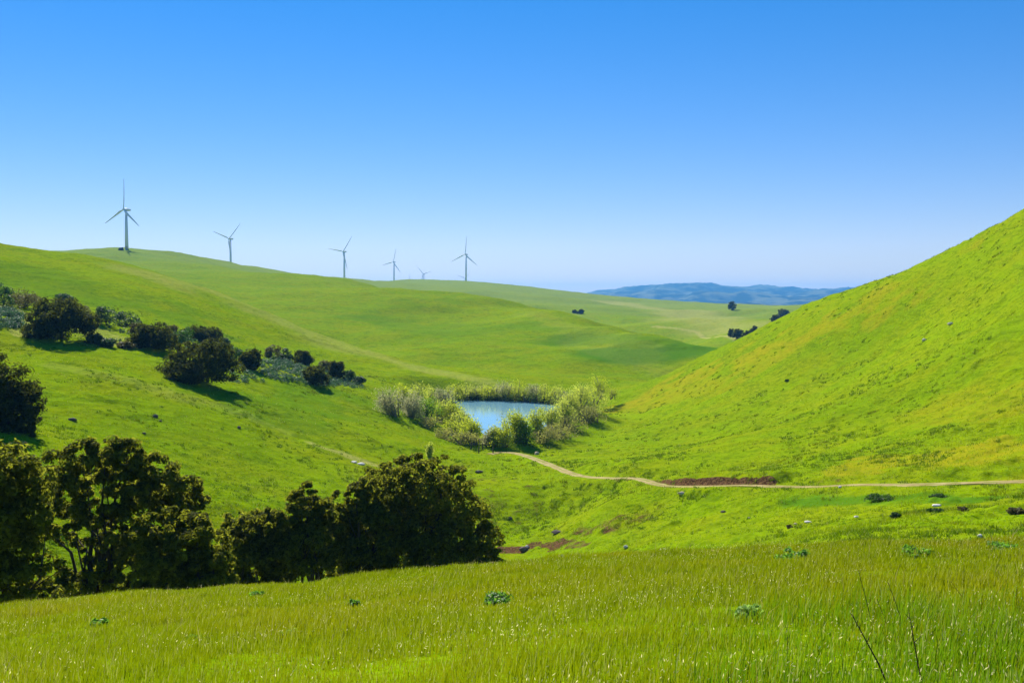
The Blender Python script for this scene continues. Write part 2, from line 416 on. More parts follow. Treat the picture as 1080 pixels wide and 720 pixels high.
# ---------------------------------------------------------------- track and pond
def ribbon(name, P, half, lift, mat, jit=.25, nseg=3, seed=1):
    """a strip laid on the ground along P, ragged edges"""
    P = np.asarray(P)[:, :2]; seg = np.r_[0, np.cumsum(np.hypot(*np.diff(P, axis=0).T))]
    n = int(seg[-1]/.8); s = np.linspace(0, seg[-1], n); px = np.interp(s, seg, P[:, 0]); py = np.interp(s, seg, P[:, 1])
    tx = np.gradient(px); ty = np.gradient(py); L = np.hypot(tx, ty); nx, ny = -ty/L, tx/L
    rows = []
    cols = 9
    for k in range(cols):
        q = -1+2*k/(cols-1); w = half*q+(jit*fbm(s/3+k*0, s*0+k*7.7, 3, seed+k) if abs(q) > .9 else 0)
        rows.append(np.stack([px+nx*w, py+ny*w], -1))
    G = np.stack(rows, 1); z = height(G[..., 0].ravel(), G[..., 1].ravel()).reshape(G.shape[:2])+lift
    z[:, 0] -= lift*1.6; z[:, -1] -= lift*1.6
    V = np.concatenate([G, z[..., None]], -1).reshape(-1, 3); I = np.arange(n*cols).reshape(n, cols)
    F = np.stack([I[:-1, :-1], I[:-1, 1:], I[1:, 1:], I[1:, :-1]], -1).reshape(-1, 4)[:, ::-1]
    lat = np.tile(np.linspace(-1, 1, cols), n)
    return mesh_np(name, V, F, mat, True, dict(lat=lat))
t = NT('track_dirt'); P = t.pos(); la = t.math('ABSOLUTE', t.attr('lat'))
mid = t.math('SUBTRACT', 1, t.mapr(la, .10, .32)); edge = t.mapr(la, .72, 1.0)
g = t.math('ADD', t.math('MULTIPLY', mid, .5), t.math('ADD', edge, t.math('MULTIPLY', t.math('SUBTRACT', t.noise(.8, 5, P), .5), 2.0)))
c = t.mix(t.mapr(t.noise(.6, 4, P), .3, .7), (.24, .19, .06), (.38, .31, .13))
track_mat = t.done(t.bsdf(t.mix(t.mapr(g, .35, .62), c, (.15, .21, .003)), .95, .05))
track = ribbon('dirt_road', ROADS, .95, .07, track_mat, .6)
tag(track, 'pale dirt track crossing the foot of the right hill', None, None, 'structure')
t = NT('pond_water'); P = t.pos()
nb = t.bump(t.math('ADD', t.noise(1.3, 3, t.mapping(P, (1, 2.2, 1))), t.math('MULTIPLY', t.noise(6, 2, P), .3)), .03, .2)
b = t.bsdf((.17, .36, .44), .05, .6, nb); b.inputs['IOR'].default_value = 1.33
water_mat = t.done(b)
pc = POND.mean(0); seg_ = []
for i in range(len(POND)):
    for k in range(5):
        p = POND[i]+(POND[(i+1) % len(POND)]-POND[i])*k/5; d_ = (p-pc)/np.hypot(*(p-pc)); q = p+d_*.9; seg_.append((q[0], q[1], WATER))
me = bpy.data.meshes.new('pond_water'); nn = len(seg_)
me.from_pydata([(pc[0], pc[1], WATER)]+seg_, [], [(0, (i+1) % nn+1, i+1) for i in range(nn)]); me.update(); me.materials.append(water_mat)
pond = bpy.data.objects.new('pond_water', me); C.objects.link(pond); tag(pond, 'small blue pond ringed by willows', None, None, 'structure')
# ---------------------------------------------------------------- air
def haze_box(zlo, zhi, half, dens):
    bm = bmesh.new(); bmesh.ops.create_cube(bm, size=1)
    for v in bm.verts: v.co = (v.co.x*2*half, v.co.y*2*half, zlo if v.co.z < 0 else zhi)
    me = bpy.data.meshes.new('haze'); bm.to_mesh(me); bm.free()
    m = bpy.data.materials.new('haze_air'); m.use_nodes = True; nt = m.node_tree; nt.nodes.clear()
    o = nt.nodes.new('ShaderNodeOutputMaterial'); p = nt.nodes.new('ShaderNodeVolumePrincipled')
    p.inputs['Color'].default_value = (.14, .5, 1, 1); p.inputs['Density'].default_value = dens; p.inputs['Anisotropy'].default_value = .2
    nt.links.new(p.outputs[0], o.inputs['Volume']); me.materials.append(m)
    ob = bpy.data.objects.new('haze', me); C.objects.link(ob); tag(ob, kind='stuff'); return ob
haze_box(float(V[:, 2].min())-3, 205., 14600., 7.5e-5)

# ---------------------------------------------------------------- wind turbines
t = NT('turbine_paint'); turb_mat = t.done(t.bsdf(t.mix(t.noise(.15, 3, t.pos()), (.70, .71, .72), (.80, .80, .80)), .45, .3))
turb_dark = simple('turbine_grey', (.16, .17, .19), .6)
def turbine(loc, hubz, phi, label, yaw=math.radians(32), L=40., px=1.):
    root = empty('wind_turbine', loc); tag(root, label, 'wind turbine', 'wind turbines along the ridge')
    h = hubz-loc[2]
    tw = MB(); tw.tube([(0, 0, -2), (0, 0, h*.5), (0, 0, h-1.2)], [2.3, 1.9, 1.35], 20); to = tw.build('tower', turb_mat, root)
    dr = MB(); dr.tube([(0, -2.45, .3), (0, -2.45, 2.5)], [.6, .6], 4); dr.build('door', turb_dark, to)
    ax = Vector((-math.sin(yaw), -math.cos(yaw), 0)); up = Vector((0, 0, 1)); sd = up.cross(ax)*-1   # sd: to the right in the eye's view
    nb = MB(); c = Vector((0, 0, h+.4))
    nb.tube([c-ax*6.2, c-ax*5.8, c-ax*1, c+ax*2.2, c+ax*2.6], [1.0, 1.6, 1.85, 1.6, 1.2], 10); nb.build('nacelle', turb_mat, root)
    hc = c+ax*3.9; hb = MB(); hb.tube([hc-ax*1.2, hc, hc+ax*1.0, hc+ax*1.7], [1.35, 1.5, 1.1, .3], 12); hb.build('hub', turb_mat, root)
    for k in range(3):
        a = math.radians(phi+120*k); d = sd*math.sin(a)+up*math.cos(a); pr = d.cross(ax)
        v = []; f = []; n = 10; st = [(0, .8, .8), (.05, .85, .7), (.13, 1.25, .6), (.22, 1.5, .45), (.4, 1.2, .32), (.6, .95, .24), (.8, .65, .16), (.94, .5, .1), (1, .15, .04)]
        for s_, ch, tk in st:
            tws = math.radians(22*(1-s_)+4); cd = pr*math.cos(tws)+ax*math.sin(tws); nd = d.cross(cd)
            for q in range(n):
                w = 2*math.pi*q/n; v.append(hc+d*(L*s_)+cd*(ch*math.cos(w)+(.35*ch if s_ > .08 else 0))+nd*tk*math.sin(w)+ax*(1.6*s_*s_))
        for i in range(len(st)-1):
            for q in range(n): f.append((i*n+q, i*n+(q+1) % n, (i+1)*n+(q+1) % n, (i+1)*n+q))
        f.append(tuple(range((len(st)-1)*n, len(st)*n)))
        mb = MB(); mb.v = v; mb.f = f; mb.build('blade', turb_mat, root)
    return root
for u, v, r_, phi, L, lab in [
    (133, 221.5, 1385, 355, 38.5, 'largest wind turbine, standing on the rounded knoll at far left'),
    (243, 252, 1960, 70, 42, 'second wind turbine from the left, one blade pointing straight down'),
    (363, 265.5, 2160, 80, 40, 'third wind turbine from the left, tall tower at the middle dip of the ridge'),
    (415.5, 276.5, 3085, 343, 42, 'fourth wind turbine from the left, small and slim on the saddle'),
    (447, 289, 3900, 45, 42, 'low wind turbine half sunk behind ridge, with two blades in a wide V'),
    (491.5, 268.5, 2400, 353, 42, 'wind turbine with long upright blade on the rightmost green crest'),
    (490.8, 293.4, 4800, 312, 42, 'tiny wind turbine peeking directly behind the tall one on the crest'),
    (432.5, 297, 5200, 0, 40, 'faint tiny turbine of which only a vertical blade clears the ridge'),
    (538.5, 301, 7600, 325, 40, 'left one of two specks of turbine on the ridge right of the tall turbine'),
    (544, 302, 7400, 335, 40, 'right one of two specks of turbine on the ridge right of the tall turbine')]:
    th_, T_ = ray(u, v); x_, y_ = r_*math.sin(th_), r_*math.cos(th_)
    turbine((x_, y_, H1(x_, y_)), float(T_)*r_, phi, lab, L=L)

# ---------------------------------------------------------------- foliage
bark = simple('bark', (.055, .042, .03), .95, .4, 6.)
bark_grey = simple('willow_bark', (.22, .19, .16), .95, .3, 4.)
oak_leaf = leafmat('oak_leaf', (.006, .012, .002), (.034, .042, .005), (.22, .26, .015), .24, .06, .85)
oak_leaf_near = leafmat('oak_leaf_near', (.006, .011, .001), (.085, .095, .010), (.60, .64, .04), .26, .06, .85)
bush_green = leafmat('bush_leaf_green', (.02, .055, .008), (.045, .10, .012), (.08, .20, .01), .35)
bush_olive = leafmat('bush_leaf_olive', (.03, .034, .008), (.08, .078, .02), (.18, .17, .03), .35)
bush_grey = leafmat('bush_leaf_greygreen', (.016, .04, .012), (.05, .085, .03), (.08, .16, .03), .3)
sage_leaf = leafmat('sage_leaf', (.03, .08, .035), (.09, .17, .08), (.10, .22, .07), .25)
wil_pale = leafmat('willow_leaf_pale', (.27, .32, .035), (.46, .50, .07), (.62, .68, .08), .5, .1)
wil_yel = leafmat('willow_leaf_yellow', (.20, .25, .015), (.36, .40, .025), (.58, .66, .03), .5, .1)
wil_green = leafmat('willow_leaf_green', (.05, .13, .006), (.14, .25, .012), (.28, .48, .01), .45, .1)
wil_grey = leafmat('willow_twig_grey', (.22, .22, .12), (.40, .39, .20), (.46, .46, .20), .45, .1)
wil_brown = leafmat('brush_twig_brown', (.19, .19, .05), (.34, .33, .09), (.42, .42, .08), .4, .1)
def leaves(blobs, n, size, rng, twigs=14, spread=.22, shell=.55, asp=.55, upright=0.):
    """leaf quads gathered in twig clumps over the shells of ellipsoid blobs"""
    B = np.array(blobs, float); w = (B[:, 3]*B[:, 4]+B[:, 4]*B[:, 5]+B[:, 3]*B[:, 5]); w /= w.sum()
    nt_ = max(len(B)*twigs, 1); bi = rng.choice(len(B), nt_, p=w)
    d = rng.normal(size=(nt_, 3)); d /= np.linalg.norm(d, axis=1)[:, None]
    rad = shell+(1-shell)*rng.random(nt_)**.6
    tc = B[bi, :3]+d*B[bi, 3:]*rad[:, None]; ts = B[bi, 3:].mean(1)*spread*(.6+.8*rng.random(nt_))
    ti = rng.integers(0, nt_, n); of = rng.normal(size=(n, 3)); of /= np.linalg.norm(of, axis=1)[:, None]; p = tc[ti]+of*(rng.random(n)**.4)[:, None]*1.9*ts[ti, None]*np.array([1, 1, 1+upright-.25*(upright == 0)])
    nrm = (d[ti]*.4+of*.9+rng.normal(size=(n, 3))*.4 if upright == 0 else d[ti]*.7+rng.normal(size=(n, 3))*.7)+np.array([0, 0, .25]); nrm /= np.linalg.norm(nrm, axis=1)[:, None]
    a = np.cross(nrm, rng.normal(size=(n, 3))+np.array([0, 0, upright*2])); a /= np.linalg.norm(a, axis=1)[:, None]+1e-9
    b = np.cross(nrm, a); s = size*(.55+.9*rng.random(n))[:, None]
    if upright: a, b = b, a
    bend = nrm*s*.18
    Vv = np.stack([p-a*s, p-b*s*asp+bend, p+a*s, p+b*s*asp+bend], 1).reshape(-1, 3)
    return Vv, np.arange(n*4).reshape(n, 4)
def limbs(mb, base, tips, r0, rng, n=7, fork=.35, lean=(0, 0)):
    """a trunk with limbs reaching for the clumps of the crown"""
    base = Vector(base); top = Vector(np.mean(np.array(tips), 0)); f = base.lerp(top, fork)+Vector((lean[0], lean[1], 0))
    mid = base.lerp(f, .5)+Vector((rng.normal()*.1*r0*3, rng.normal()*.1*r0*3, 0))
    mb.tube([base-Vector((0, 0, .6)), base+Vector((0, 0, .1)), mid, f], [r0*1.5, r0*1.2, r0, r0*.85], n)
    for tp in tips:
        tp = Vector(tp); L = (tp-f).length
        m1 = f.lerp(tp, .35)+Vector(np.clip(rng.normal(size=3), -1.3, 1.3))*L*.07+Vector((0, 0, L*.05)); m2 = f.lerp(tp, .7)+Vector(np.clip(rng.normal(size=3), -1.3, 1.3))*L*.07
        rr = r0*rng.uniform(.28, .5); mb.tube([f-Vector((0, 0, r0*.3)), m1, m2, tp], [rr*1.3, rr, rr*.6, rr*.2], 6)
        for _ in range(2):
            e = m2+Vector(np.clip(rng.normal(size=3), -1, 1))*L*.12; mb.tube([m2.lerp(m1, .4), e], [rr*.45, rr*.12], 5)
def dome(w, h, rng, nb=12, low=.12, squat=1.):
    """blobs of a rounded crown w wide and h high, its skirt near the ground"""
    out = [(0, 0, h*.44, w*.36, w*.36, h*.42)]
    for i in range(nb):
        a = rng.uniform(0, 2*math.pi); e = rng.uniform(low, 1.)
        rad = w*.5*math.sqrt(max(0., 1-(e*.92)**2.2))*.72; q = rng.uniform(.15, .25)
        out.append((rad*math.cos(a), rad*math.sin(a), max(h*q, h*(e*.80)), w*q, w*q, h*q*1.05))
    return out
def plant(name, cat, label, loc, w, h, mat, n, size, seed, trunk=True, barkm=None, group=None, nb=12, low=.12, **kw):
    rng = np.random.default_rng(seed)
    root = empty(name, loc, 0); tag(root, label, cat, group)
    B = dome(w, h, rng, nb, low)
    Vv, Ff = leaves(B, n, size, rng, **kw)
    gz = -.1; Vv[:, 2] = np.maximum(Vv[:, 2], gz)
    mesh_np('crown' if trunk else 'foliage', Vv, Ff, mat, False, parent=root)
    mb = MB(); limbs(mb, (0, 0, 0), [b[:3] for b in B[1:8]], max(.05, w*.022), rng, fork=.3)
    mb.build('trunk' if trunk else 'stem', barkm or bark, root)
    return root
# ---------------------------------------------------------------- the oaks in the gully below the bank
def shaped_oak(label, r_, blobs, base_u, n, seed, size=.13, depth=.8, mat=None, twigs=15, trunk_r=.32, name='oak_tree', lift=0., spread=.22, tips=10, thin=False):
    """crown built of clumps at their real place; each clump has fellows before and behind it"""
    rng = np.random.default_rng(seed)
    root_p = polar(base_u, r_); root = empty(name, root_p); tag(root, label, 'tree' if name == 'oak_tree' else 'bush', 'oaks in the gully')
    us = np.array([b[0] for b in blobs], float); cu = us.mean(); hw = (us.max()-us.min())/2+1
    out = []
    for (u, v, pr) in blobs:
        R = pr*r_/1080; e = math.sqrt(max(0, 1-((u-cu)/(hw*1.15))**2))
        W_ = hw*r_/1080*depth*e
        for dd in (-1, 0, 1):
            rr = r_+dd*W_*rng.uniform(.5, .9)-0.; th_, T_ = ray(u+rng.normal()*3*abs(dd), v+(4+rng.uniform(0, 14))*abs(dd)); q = R*(1 if dd == 0 else .9)
            if dd and (e < .35 or (thin and dd < 0)): continue
            out.append((rr*math.sin(th_)-root_p[0], rr*math.cos(th_)-root_p[1], T_*rr-root_p[2], q, q, q*.88))
    Vv, Ff = leaves(out, n, size, rng, twigs=twigs, spread=spread, shell=.82)
    mesh_np('crown', Vv, Ff, mat or oak_leaf_near, False, parent=root)
    mb = MB(); idx = rng.choice(len(out), min(tips, len(out)), replace=False)
    limbs(mb, (0, 0, 0), [out[i][:3] for i in idx], trunk_r, rng, n=9, fork=.42); mb.build('trunk', bark, root)
    return root
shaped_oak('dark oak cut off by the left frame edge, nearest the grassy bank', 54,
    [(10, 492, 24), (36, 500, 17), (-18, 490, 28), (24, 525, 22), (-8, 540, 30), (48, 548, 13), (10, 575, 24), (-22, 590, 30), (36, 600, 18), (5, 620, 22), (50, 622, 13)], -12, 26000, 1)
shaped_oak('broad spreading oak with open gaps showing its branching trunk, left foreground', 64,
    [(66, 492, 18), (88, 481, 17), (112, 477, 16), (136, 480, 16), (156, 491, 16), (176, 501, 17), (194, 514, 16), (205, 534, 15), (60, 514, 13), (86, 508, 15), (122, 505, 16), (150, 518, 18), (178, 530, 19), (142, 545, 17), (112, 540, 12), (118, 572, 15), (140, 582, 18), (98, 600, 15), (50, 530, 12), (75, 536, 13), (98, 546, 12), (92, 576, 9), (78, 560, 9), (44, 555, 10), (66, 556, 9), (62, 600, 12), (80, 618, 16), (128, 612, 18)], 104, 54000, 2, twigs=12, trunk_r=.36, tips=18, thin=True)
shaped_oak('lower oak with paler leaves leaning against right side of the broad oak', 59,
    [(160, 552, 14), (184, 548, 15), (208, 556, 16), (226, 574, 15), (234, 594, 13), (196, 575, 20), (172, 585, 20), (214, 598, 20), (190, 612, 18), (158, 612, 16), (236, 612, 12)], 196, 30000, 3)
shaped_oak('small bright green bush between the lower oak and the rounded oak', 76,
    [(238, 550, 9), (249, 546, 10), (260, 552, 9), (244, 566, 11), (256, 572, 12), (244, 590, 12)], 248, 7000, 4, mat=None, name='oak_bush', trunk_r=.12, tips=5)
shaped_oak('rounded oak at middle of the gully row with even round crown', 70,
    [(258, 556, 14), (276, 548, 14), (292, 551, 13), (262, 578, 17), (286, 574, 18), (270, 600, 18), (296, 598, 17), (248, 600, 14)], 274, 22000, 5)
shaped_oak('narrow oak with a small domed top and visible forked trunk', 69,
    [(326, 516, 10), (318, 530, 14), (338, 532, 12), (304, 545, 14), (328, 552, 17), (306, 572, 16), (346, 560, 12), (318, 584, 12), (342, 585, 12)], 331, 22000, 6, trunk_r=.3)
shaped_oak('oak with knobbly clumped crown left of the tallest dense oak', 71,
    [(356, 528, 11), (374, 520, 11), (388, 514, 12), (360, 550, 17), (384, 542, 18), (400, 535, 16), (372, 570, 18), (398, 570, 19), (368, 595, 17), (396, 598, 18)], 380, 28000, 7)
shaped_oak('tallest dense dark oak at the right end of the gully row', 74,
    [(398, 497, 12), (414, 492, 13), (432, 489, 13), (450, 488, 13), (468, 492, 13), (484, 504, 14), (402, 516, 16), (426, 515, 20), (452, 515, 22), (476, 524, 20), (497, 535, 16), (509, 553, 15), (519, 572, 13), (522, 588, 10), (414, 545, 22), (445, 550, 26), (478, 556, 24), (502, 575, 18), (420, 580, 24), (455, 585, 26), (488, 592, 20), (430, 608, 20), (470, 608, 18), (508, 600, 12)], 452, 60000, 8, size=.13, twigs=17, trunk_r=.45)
# the lone oak at the left edge on the far side of the gully
shaped_oak('olive green oak on the slope, cut by left frame edge above the gully oaks', 122,
    [(-25, 400, 26), (2, 392, 17), (20, 404, 16), (30, 418, 13), (-5, 415, 24), (14, 430, 20), (32, 432, 11), (-20, 440, 26), (10, 448, 18), (28, 446, 10), (-5, 462, 16)], 0, 26000, 9, size=.17, mat=oak_leaf)

# ---------------------------------------------------------------- shrubs and oaks of the left hillside: u, v of the foot, width and height in px
HILL = [
 ('oak_tree', 61, 359, 58, 38, oak_leaf, 'large round dark oak alone near top left of the hillside'),
 ('shrub', 84, 340, 22, 17, bush_olive, 'brownish bush rising behind the upper right of the large round oak'),
 ('shrub', 22, 326, 34, 18, bush_olive, 'olive bush left of and above the large round oak'),
 ('shrub', 2, 326, 18, 24, bush_green, 'dark green shrub touching left frame edge below the hill crest'),
 ('shrub', 66, 317, 15, 6, bush_grey, 'small low dark shrub alone in the grass above the large round oak'),
 ('shrub', 111, 344, 22, 21, bush_grey, 'grey green bush, topmost of the string of bushes right of the round oak'),
 ('shrub', 130, 346, 28, 15, bush_grey, 'wide low grey bush joined to the topmost bush of the string'),
 ('shrub', 143, 354, 18, 12, bush_olive, 'small olive bush between the low grey bush and the dark hillside oak'),
 ('oak_tree', 160, 369, 40, 27, oak_leaf, 'dark oak in mid string of hillside bushes with shadow at its right'),
 ('shrub', 99, 364, 17, 10, bush_grey, 'low bush right at the foot of the large round oak'),
 ('shrub', 113, 367, 15, 9, bush_grey, 'second low bush from the foot of the large round oak'),
 ('shrub', 131, 368, 17, 6, bush_olive, 'flat brownish bush, third from the foot of the large round oak'),
 ('shrub', 177, 356, 18, 13, bush_olive, 'olive bush just behind the dark oak of the string'),
 ('shrub', 192, 362, 24, 14, bush_green, 'bright green round bush in front of the upper dark thicket'),
 ('oak_tree', 204, 360, 24, 18, oak_leaf, 'left oak of the upper dark thicket above the widest oak'),
 ('oak_tree', 222, 364, 26, 20, oak_leaf, 'right oak of the upper dark thicket above the widest oak'),
 ('shrub', 236, 366, 12, 8, bush_grey, 'little bush ending the upper thicket on its right'),
 ('oak_tree', 207, 404, 66, 42, oak_leaf, 'widest oak of the hillside, broad and low in front of the thicket'),
 ('shrub', 226, 374, 22, 12, bush_green, 'green bush behind the right shoulder of the widest oak'),
 ('shrub', 243, 380, 22, 13, bush_green, 'green bush between the widest oak and the small dark oak'),
 ('oak_tree', 263, 390, 24, 21, oak_leaf, 'small dark oak at the top of the grey scrub patch'),
 ('shrub', 288, 378, 15, 14, bush_olive, 'leftmost of the three bushes along the upper rim of the scrub patch'),
 ('shrub', 301, 381, 14, 14, bush_grey, 'middle one of the three bushes along the upper rim of the scrub patch'),
 ('oak_tree', 318, 385, 22, 15, oak_leaf, 'rightmost and darkest of the three on the upper rim of the scrub'),
 ('oak_tree', 332, 407, 25, 19, oak_leaf, 'round oak at lower edge of the scrub with shadow at its right'),
 ('shrub', 343, 393, 15, 13, bush_olive, 'bush above and right of the round scrub edge oak'),
 ('oak_tree', 354, 400, 18, 17, oak_leaf, 'upright dark oak near the lower right end of the scrub'),
 ('shrub', 367, 402, 13, 11, bush_green, 'green bush right of the upright dark oak in the scrub'),
 ('shrub', 378, 406, 13, 8, bush_grey, 'last and lowest bush at the right tip of the scrub patch')]
for i, (nm, u, v, wp, hp, mat, lab) in enumerate(HILL):
    p = spot(u, v-1, 120); r_ = math.hypot(p[0], p[1]); k = r_/1080
    w, h = wp*k*1.1, hp*k*.97; big = nm == 'oak_tree'
    p[1] += w*.15; p[2] = H1(p[0], p[1])
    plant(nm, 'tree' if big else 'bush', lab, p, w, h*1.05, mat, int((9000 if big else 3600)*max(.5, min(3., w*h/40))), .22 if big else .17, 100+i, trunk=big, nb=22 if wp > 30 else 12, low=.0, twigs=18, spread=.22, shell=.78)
# grey green scrub: a ground cover between the bushes
rng = np.random.default_rng(77); cl = []
def scrub(poly, n, hs_=(.35, .8)):
    P = np.array([spot(u, v, 120)[:2] for u, v in poly]); lo, hi = P.min(0), P.max(0); got = []
    while len(got) < n:
        q = lo+(hi-lo)*rng.random((n*4, 2)); q = q[inside(q[:, 0], q[:, 1], P)]; q = q[fbm(q[:, 0]/6, q[:, 1]/6, 2, 8) > -.12*1.2]
        got += list(q)
    q = np.array(got[:n]); z = height(q[:, 0], q[:, 1])
    for (a_, b_), c_ in zip(q, z):
        s = rng.uniform(*hs_); cl.append((a_, b_, c_+s*.3, s*1.3, s*1.3, s*.75))
scrub([(232, 388), (262, 386), (290, 376), (322, 384), (350, 392), (385, 405), (384, 410), (345, 407), (310, 405), (268, 403), (240, 404)], 560)
scrub([(90, 362), (120, 345), (150, 350), (180, 352), (240, 362), (262, 378), (235, 385), (180, 366), (140, 368)], 120, (.35, .7))
scrub([(-20, 326), (12, 328), (26, 338), (22, 352), (0, 346), (-20, 343)], 150, (.5, 1.))
Vv, Ff = leaves(cl, 60000, .15, rng, twigs=5, spread=.3)
o = mesh_np('sage_scrub', Vv, Ff, sage_leaf); tag(o, 'grey green sage scrub covering the hollow between hillside oaks', kind='stuff')

# ---------------------------------------------------------------- trees on the far hills
FAR = [('oak_tree', 772, 327, 9, 10, 'lone dark tree on the skyline hill below the blue mountains'),
 ('oak_tree', 612, 331, 8, 5, 'right one of the dark pair of trees on the pale ridge left of centre'),
 ('oak_tree', 606, 330, 6, 4, 'left one of the dark pair of trees on the pale ridge left of centre'),
 ('oak_tree', 778, 357, 12, 12, 'largest dark tree by the far farm road at the foot of the right hill'),
 ('oak_tree', 771, 355, 7, 9, 'slim dark tree just left of the largest by the far farm road'),
 ('oak_tree', 788, 354, 8, 6, 'low tree right of the largest one by the far farm road'),
 ('oak_tree', 795, 351, 9, 7, 'rightmost tree by the far farm road, against the right hill'),
 ('oak_tree', 818, 339, 10, 8, 'left one of the dark trees peeping over the edge of right hill'),
 ('oak_tree', 826, 336, 13, 11, 'right one of the dark trees peeping over the edge of right hill'),
 ('shrub', 128, 264, 5, 3, 'dark shrub on the knoll top beside the largest turbine')]
for i, (nm, u, v, wp, hp, lab) in enumerate(FAR):
    p = spot(u, v, 400); k = math.hypot(p[0], p[1])/1080
    plant(nm, 'tree' if nm == 'oak_tree' else 'bush', lab, p, wp*k, hp*k, oak_leaf, 1500, .05*wp*k+.15, 300+i, trunk=nm == 'oak_tree', nb=9, low=.15)
# ---------------------------------------------------------------- willows and brush round the pond
def willow(mat, w, h, seed, n=1500, size=.19, nb=7, trunks=4, barkm=bark_grey, name='willow_tree', loc=(0, 0, 0), lab=None, grp=None, cat='tree'):
    """many upright stems, loose narrow crown"""
    rng = np.random.default_rng(seed); root = empty(name, loc); tag(root, lab, cat, grp)
    B = []
    for i in range(nb):
        a = rng.uniform(0, 6.28); q = rng.uniform(0, .36)*w; zz = rng.uniform(.12, .80)*h*(1-.25*q/(.36*w)); s = rng.uniform(.19, .30)
        B.append((q*math.cos(a), q*math.sin(a), zz, w*s, w*s, h*s*1.1))
    Vv, Ff = leaves(B, n, size, rng, twigs=16, spread=.32, shell=.4, upright=.5, asp=.4); Vv[:, 2] = np.clip(Vv[:, 2], 0, h*1.05)
    mesh_np('crown', Vv, Ff, mat, parent=root)
    mb = MB()
    for i in range(trunks+len(B)):
        b_ = B[i % nb]; st = Vector((rng.normal()*w*.07, rng.normal()*w*.07, -.2)); e = Vector((b_[0]+rng.normal()*w*.05, b_[1]+rng.normal()*w*.05, min(h*.97, b_[2]+b_[5]*.8)))
        m_ = st.lerp(e, .5)+Vector(rng.normal(size=3))*w*.03; mb.tube([st, m_, e], [w*.02+.03, w*.013+.02, .02], 5)
    mb.build('trunk', barkm, root)
    return root
WL = [ # u, v foot, w px, h px, material, label
 (414, 438, 26, 30, wil_grey, 'bare grey round tree, leftmost of all by the pond'),
 (433, 440, 24, 32, wil_grey, 'second bare grey tree from the left by the pond'),
 (424, 430, 22, 26, wil_yel, 'yellow green tree behind and between the two bare grey trees'),
 (441, 428, 22, 26, wil_pale, 'pale tree behind the second bare grey tree'),
 (449, 443, 26, 26, wil_green, 'deepest green bushy tree on the left bank of the pond'),
 (456, 429, 18, 22, wil_pale, 'pale tree behind the deepest green one on the left bank'),
 (468, 432, 20, 26, wil_grey, 'grey twiggy tree left of the upper left pond corner'),
 (463, 444, 22, 24, wil_pale, 'pale olive tree just right of the deepest green one'),
 (476, 446, 22, 24, wil_yel, 'yellow tree on left bank, halfway along the water'),
 (487, 450, 20, 22, wil_pale, 'pale rounded tree touching the left side of the water'),
 (480, 458, 22, 20, wil_yel, 'yellow bush near the lower left corner of the pond'),
 (495, 462, 22, 24, wil_yel, 'brightest yellow bush at the lower left corner of the pond'),
 (486, 468, 24, 14, wil_brown, 'low brown thicket at the lower left foot of the pond trees'),
 (502, 469, 20, 14, wil_brown, 'low brown thicket nearest the water tip, beside the yellow bush'),
 (470, 462, 20, 13, wil_brown, 'purplish brown brush at the far left of the lower fringe'),
 (452, 450, 24, 10, wil_brown, 'flat brown brush below the deepest green tree'),
 (514, 469, 16, 20, wil_grey, 'thin grey tree standing right below the tip of the water'),
 (523, 470, 17, 26, wil_pale, 'pale green tree right of the water tip'),
 (531, 471, 22, 26, wil_yel, 'bright lime bush in front of the pond, right of the tip'),
 (546, 466, 28, 36, wil_yel, 'tallest leafy willow in front of the water, orange tinged top'),
 (553, 467, 24, 28, wil_green, 'darker green willow behind right side of tallest leafy one'),
 (566, 461, 24, 34, wil_yel, 'yellow willow right of the tallest leafy one'),
 (579, 454, 24, 28, wil_pale, 'pale willow in the middle of the right bank'),
 (592, 449, 24, 32, wil_pale, 'pale twiggy willow farther along the right bank'),
 (600, 441, 26, 34, wil_pale, 'grey tall willow at the upper right corner of the pond'),
 (612, 438, 26, 34, wil_pale, 'large pale willow beyond the upper right pond corner'),
 (624, 434, 26, 30, wil_pale, 'pale willow second from the right end of the grove'),
 (634, 430, 20, 26, wil_yel, 'yellowish willow at the right end of the tall grove'),
 (645, 428, 16, 11, wil_yel, 'low rounded yellow bush alone past the right end of the grove'),
 (619, 445, 38, 15, wil_brown, 'olive brush fringe below the large pale willow'),
 (600, 453, 38, 14, wil_brown, 'olive brush fringe below the grey tall willow'),
 (584, 461, 36, 14, wil_brown, 'olive brush fringe below the pale right bank willow'),
 (570, 466, 30, 12, wil_brown, 'olive brush at the foot of the yellow willow'),
 (453, 482, 7, 17, wil_pale, 'slim pale sapling alone in the meadow left of the pond outlet')]
far_names = ['leftmost', 'second', 'third', 'fourth', 'fifth', 'sixth', 'seventh', 'eighth', 'ninth', 'tenth', 'eleventh', 'twelfth', 'thirteenth', 'fourteenth', 'fifteenth', 'last']
for i, nm in enumerate(far_names):
    u = 474+i*8.2; WL.append((u, 423.5+(i > 8)*1.0+(i > 12)*1.5, 15+3*(i % 3), 17+(i*7 % 5)+(4 if i in (7, 8, 9) else 0), (wil_pale, wil_yel, wil_pale, wil_grey)[i % 4],
        'pale willow of the far shore row, %s counted from the left' % nm if nm not in ('leftmost', 'last') else 'pale willow at the %s end of the far shore row' % ('left' if i == 0 else 'right')))
for i, (u, v, wp, hp, mat, lab) in enumerate(WL):
    p = spot(u, v, 120); k = math.hypot(p[0], p[1])/1080
    if p[2] < WATER+.05: p[2] = WATER-.1
    low = 'brush' in lab or 'thicket' in lab or 'bush' in lab
    willow(mat, wp*k*1.3, hp*k*.98, 500+i, n=int(1900*max(.3, min(2.2, wp*hp/500))), nb=8 if low else 10, name='willow_bush' if low else 'willow_tree', loc=p, lab=lab, grp='willows round the pond', cat='bush' if low else 'tree')
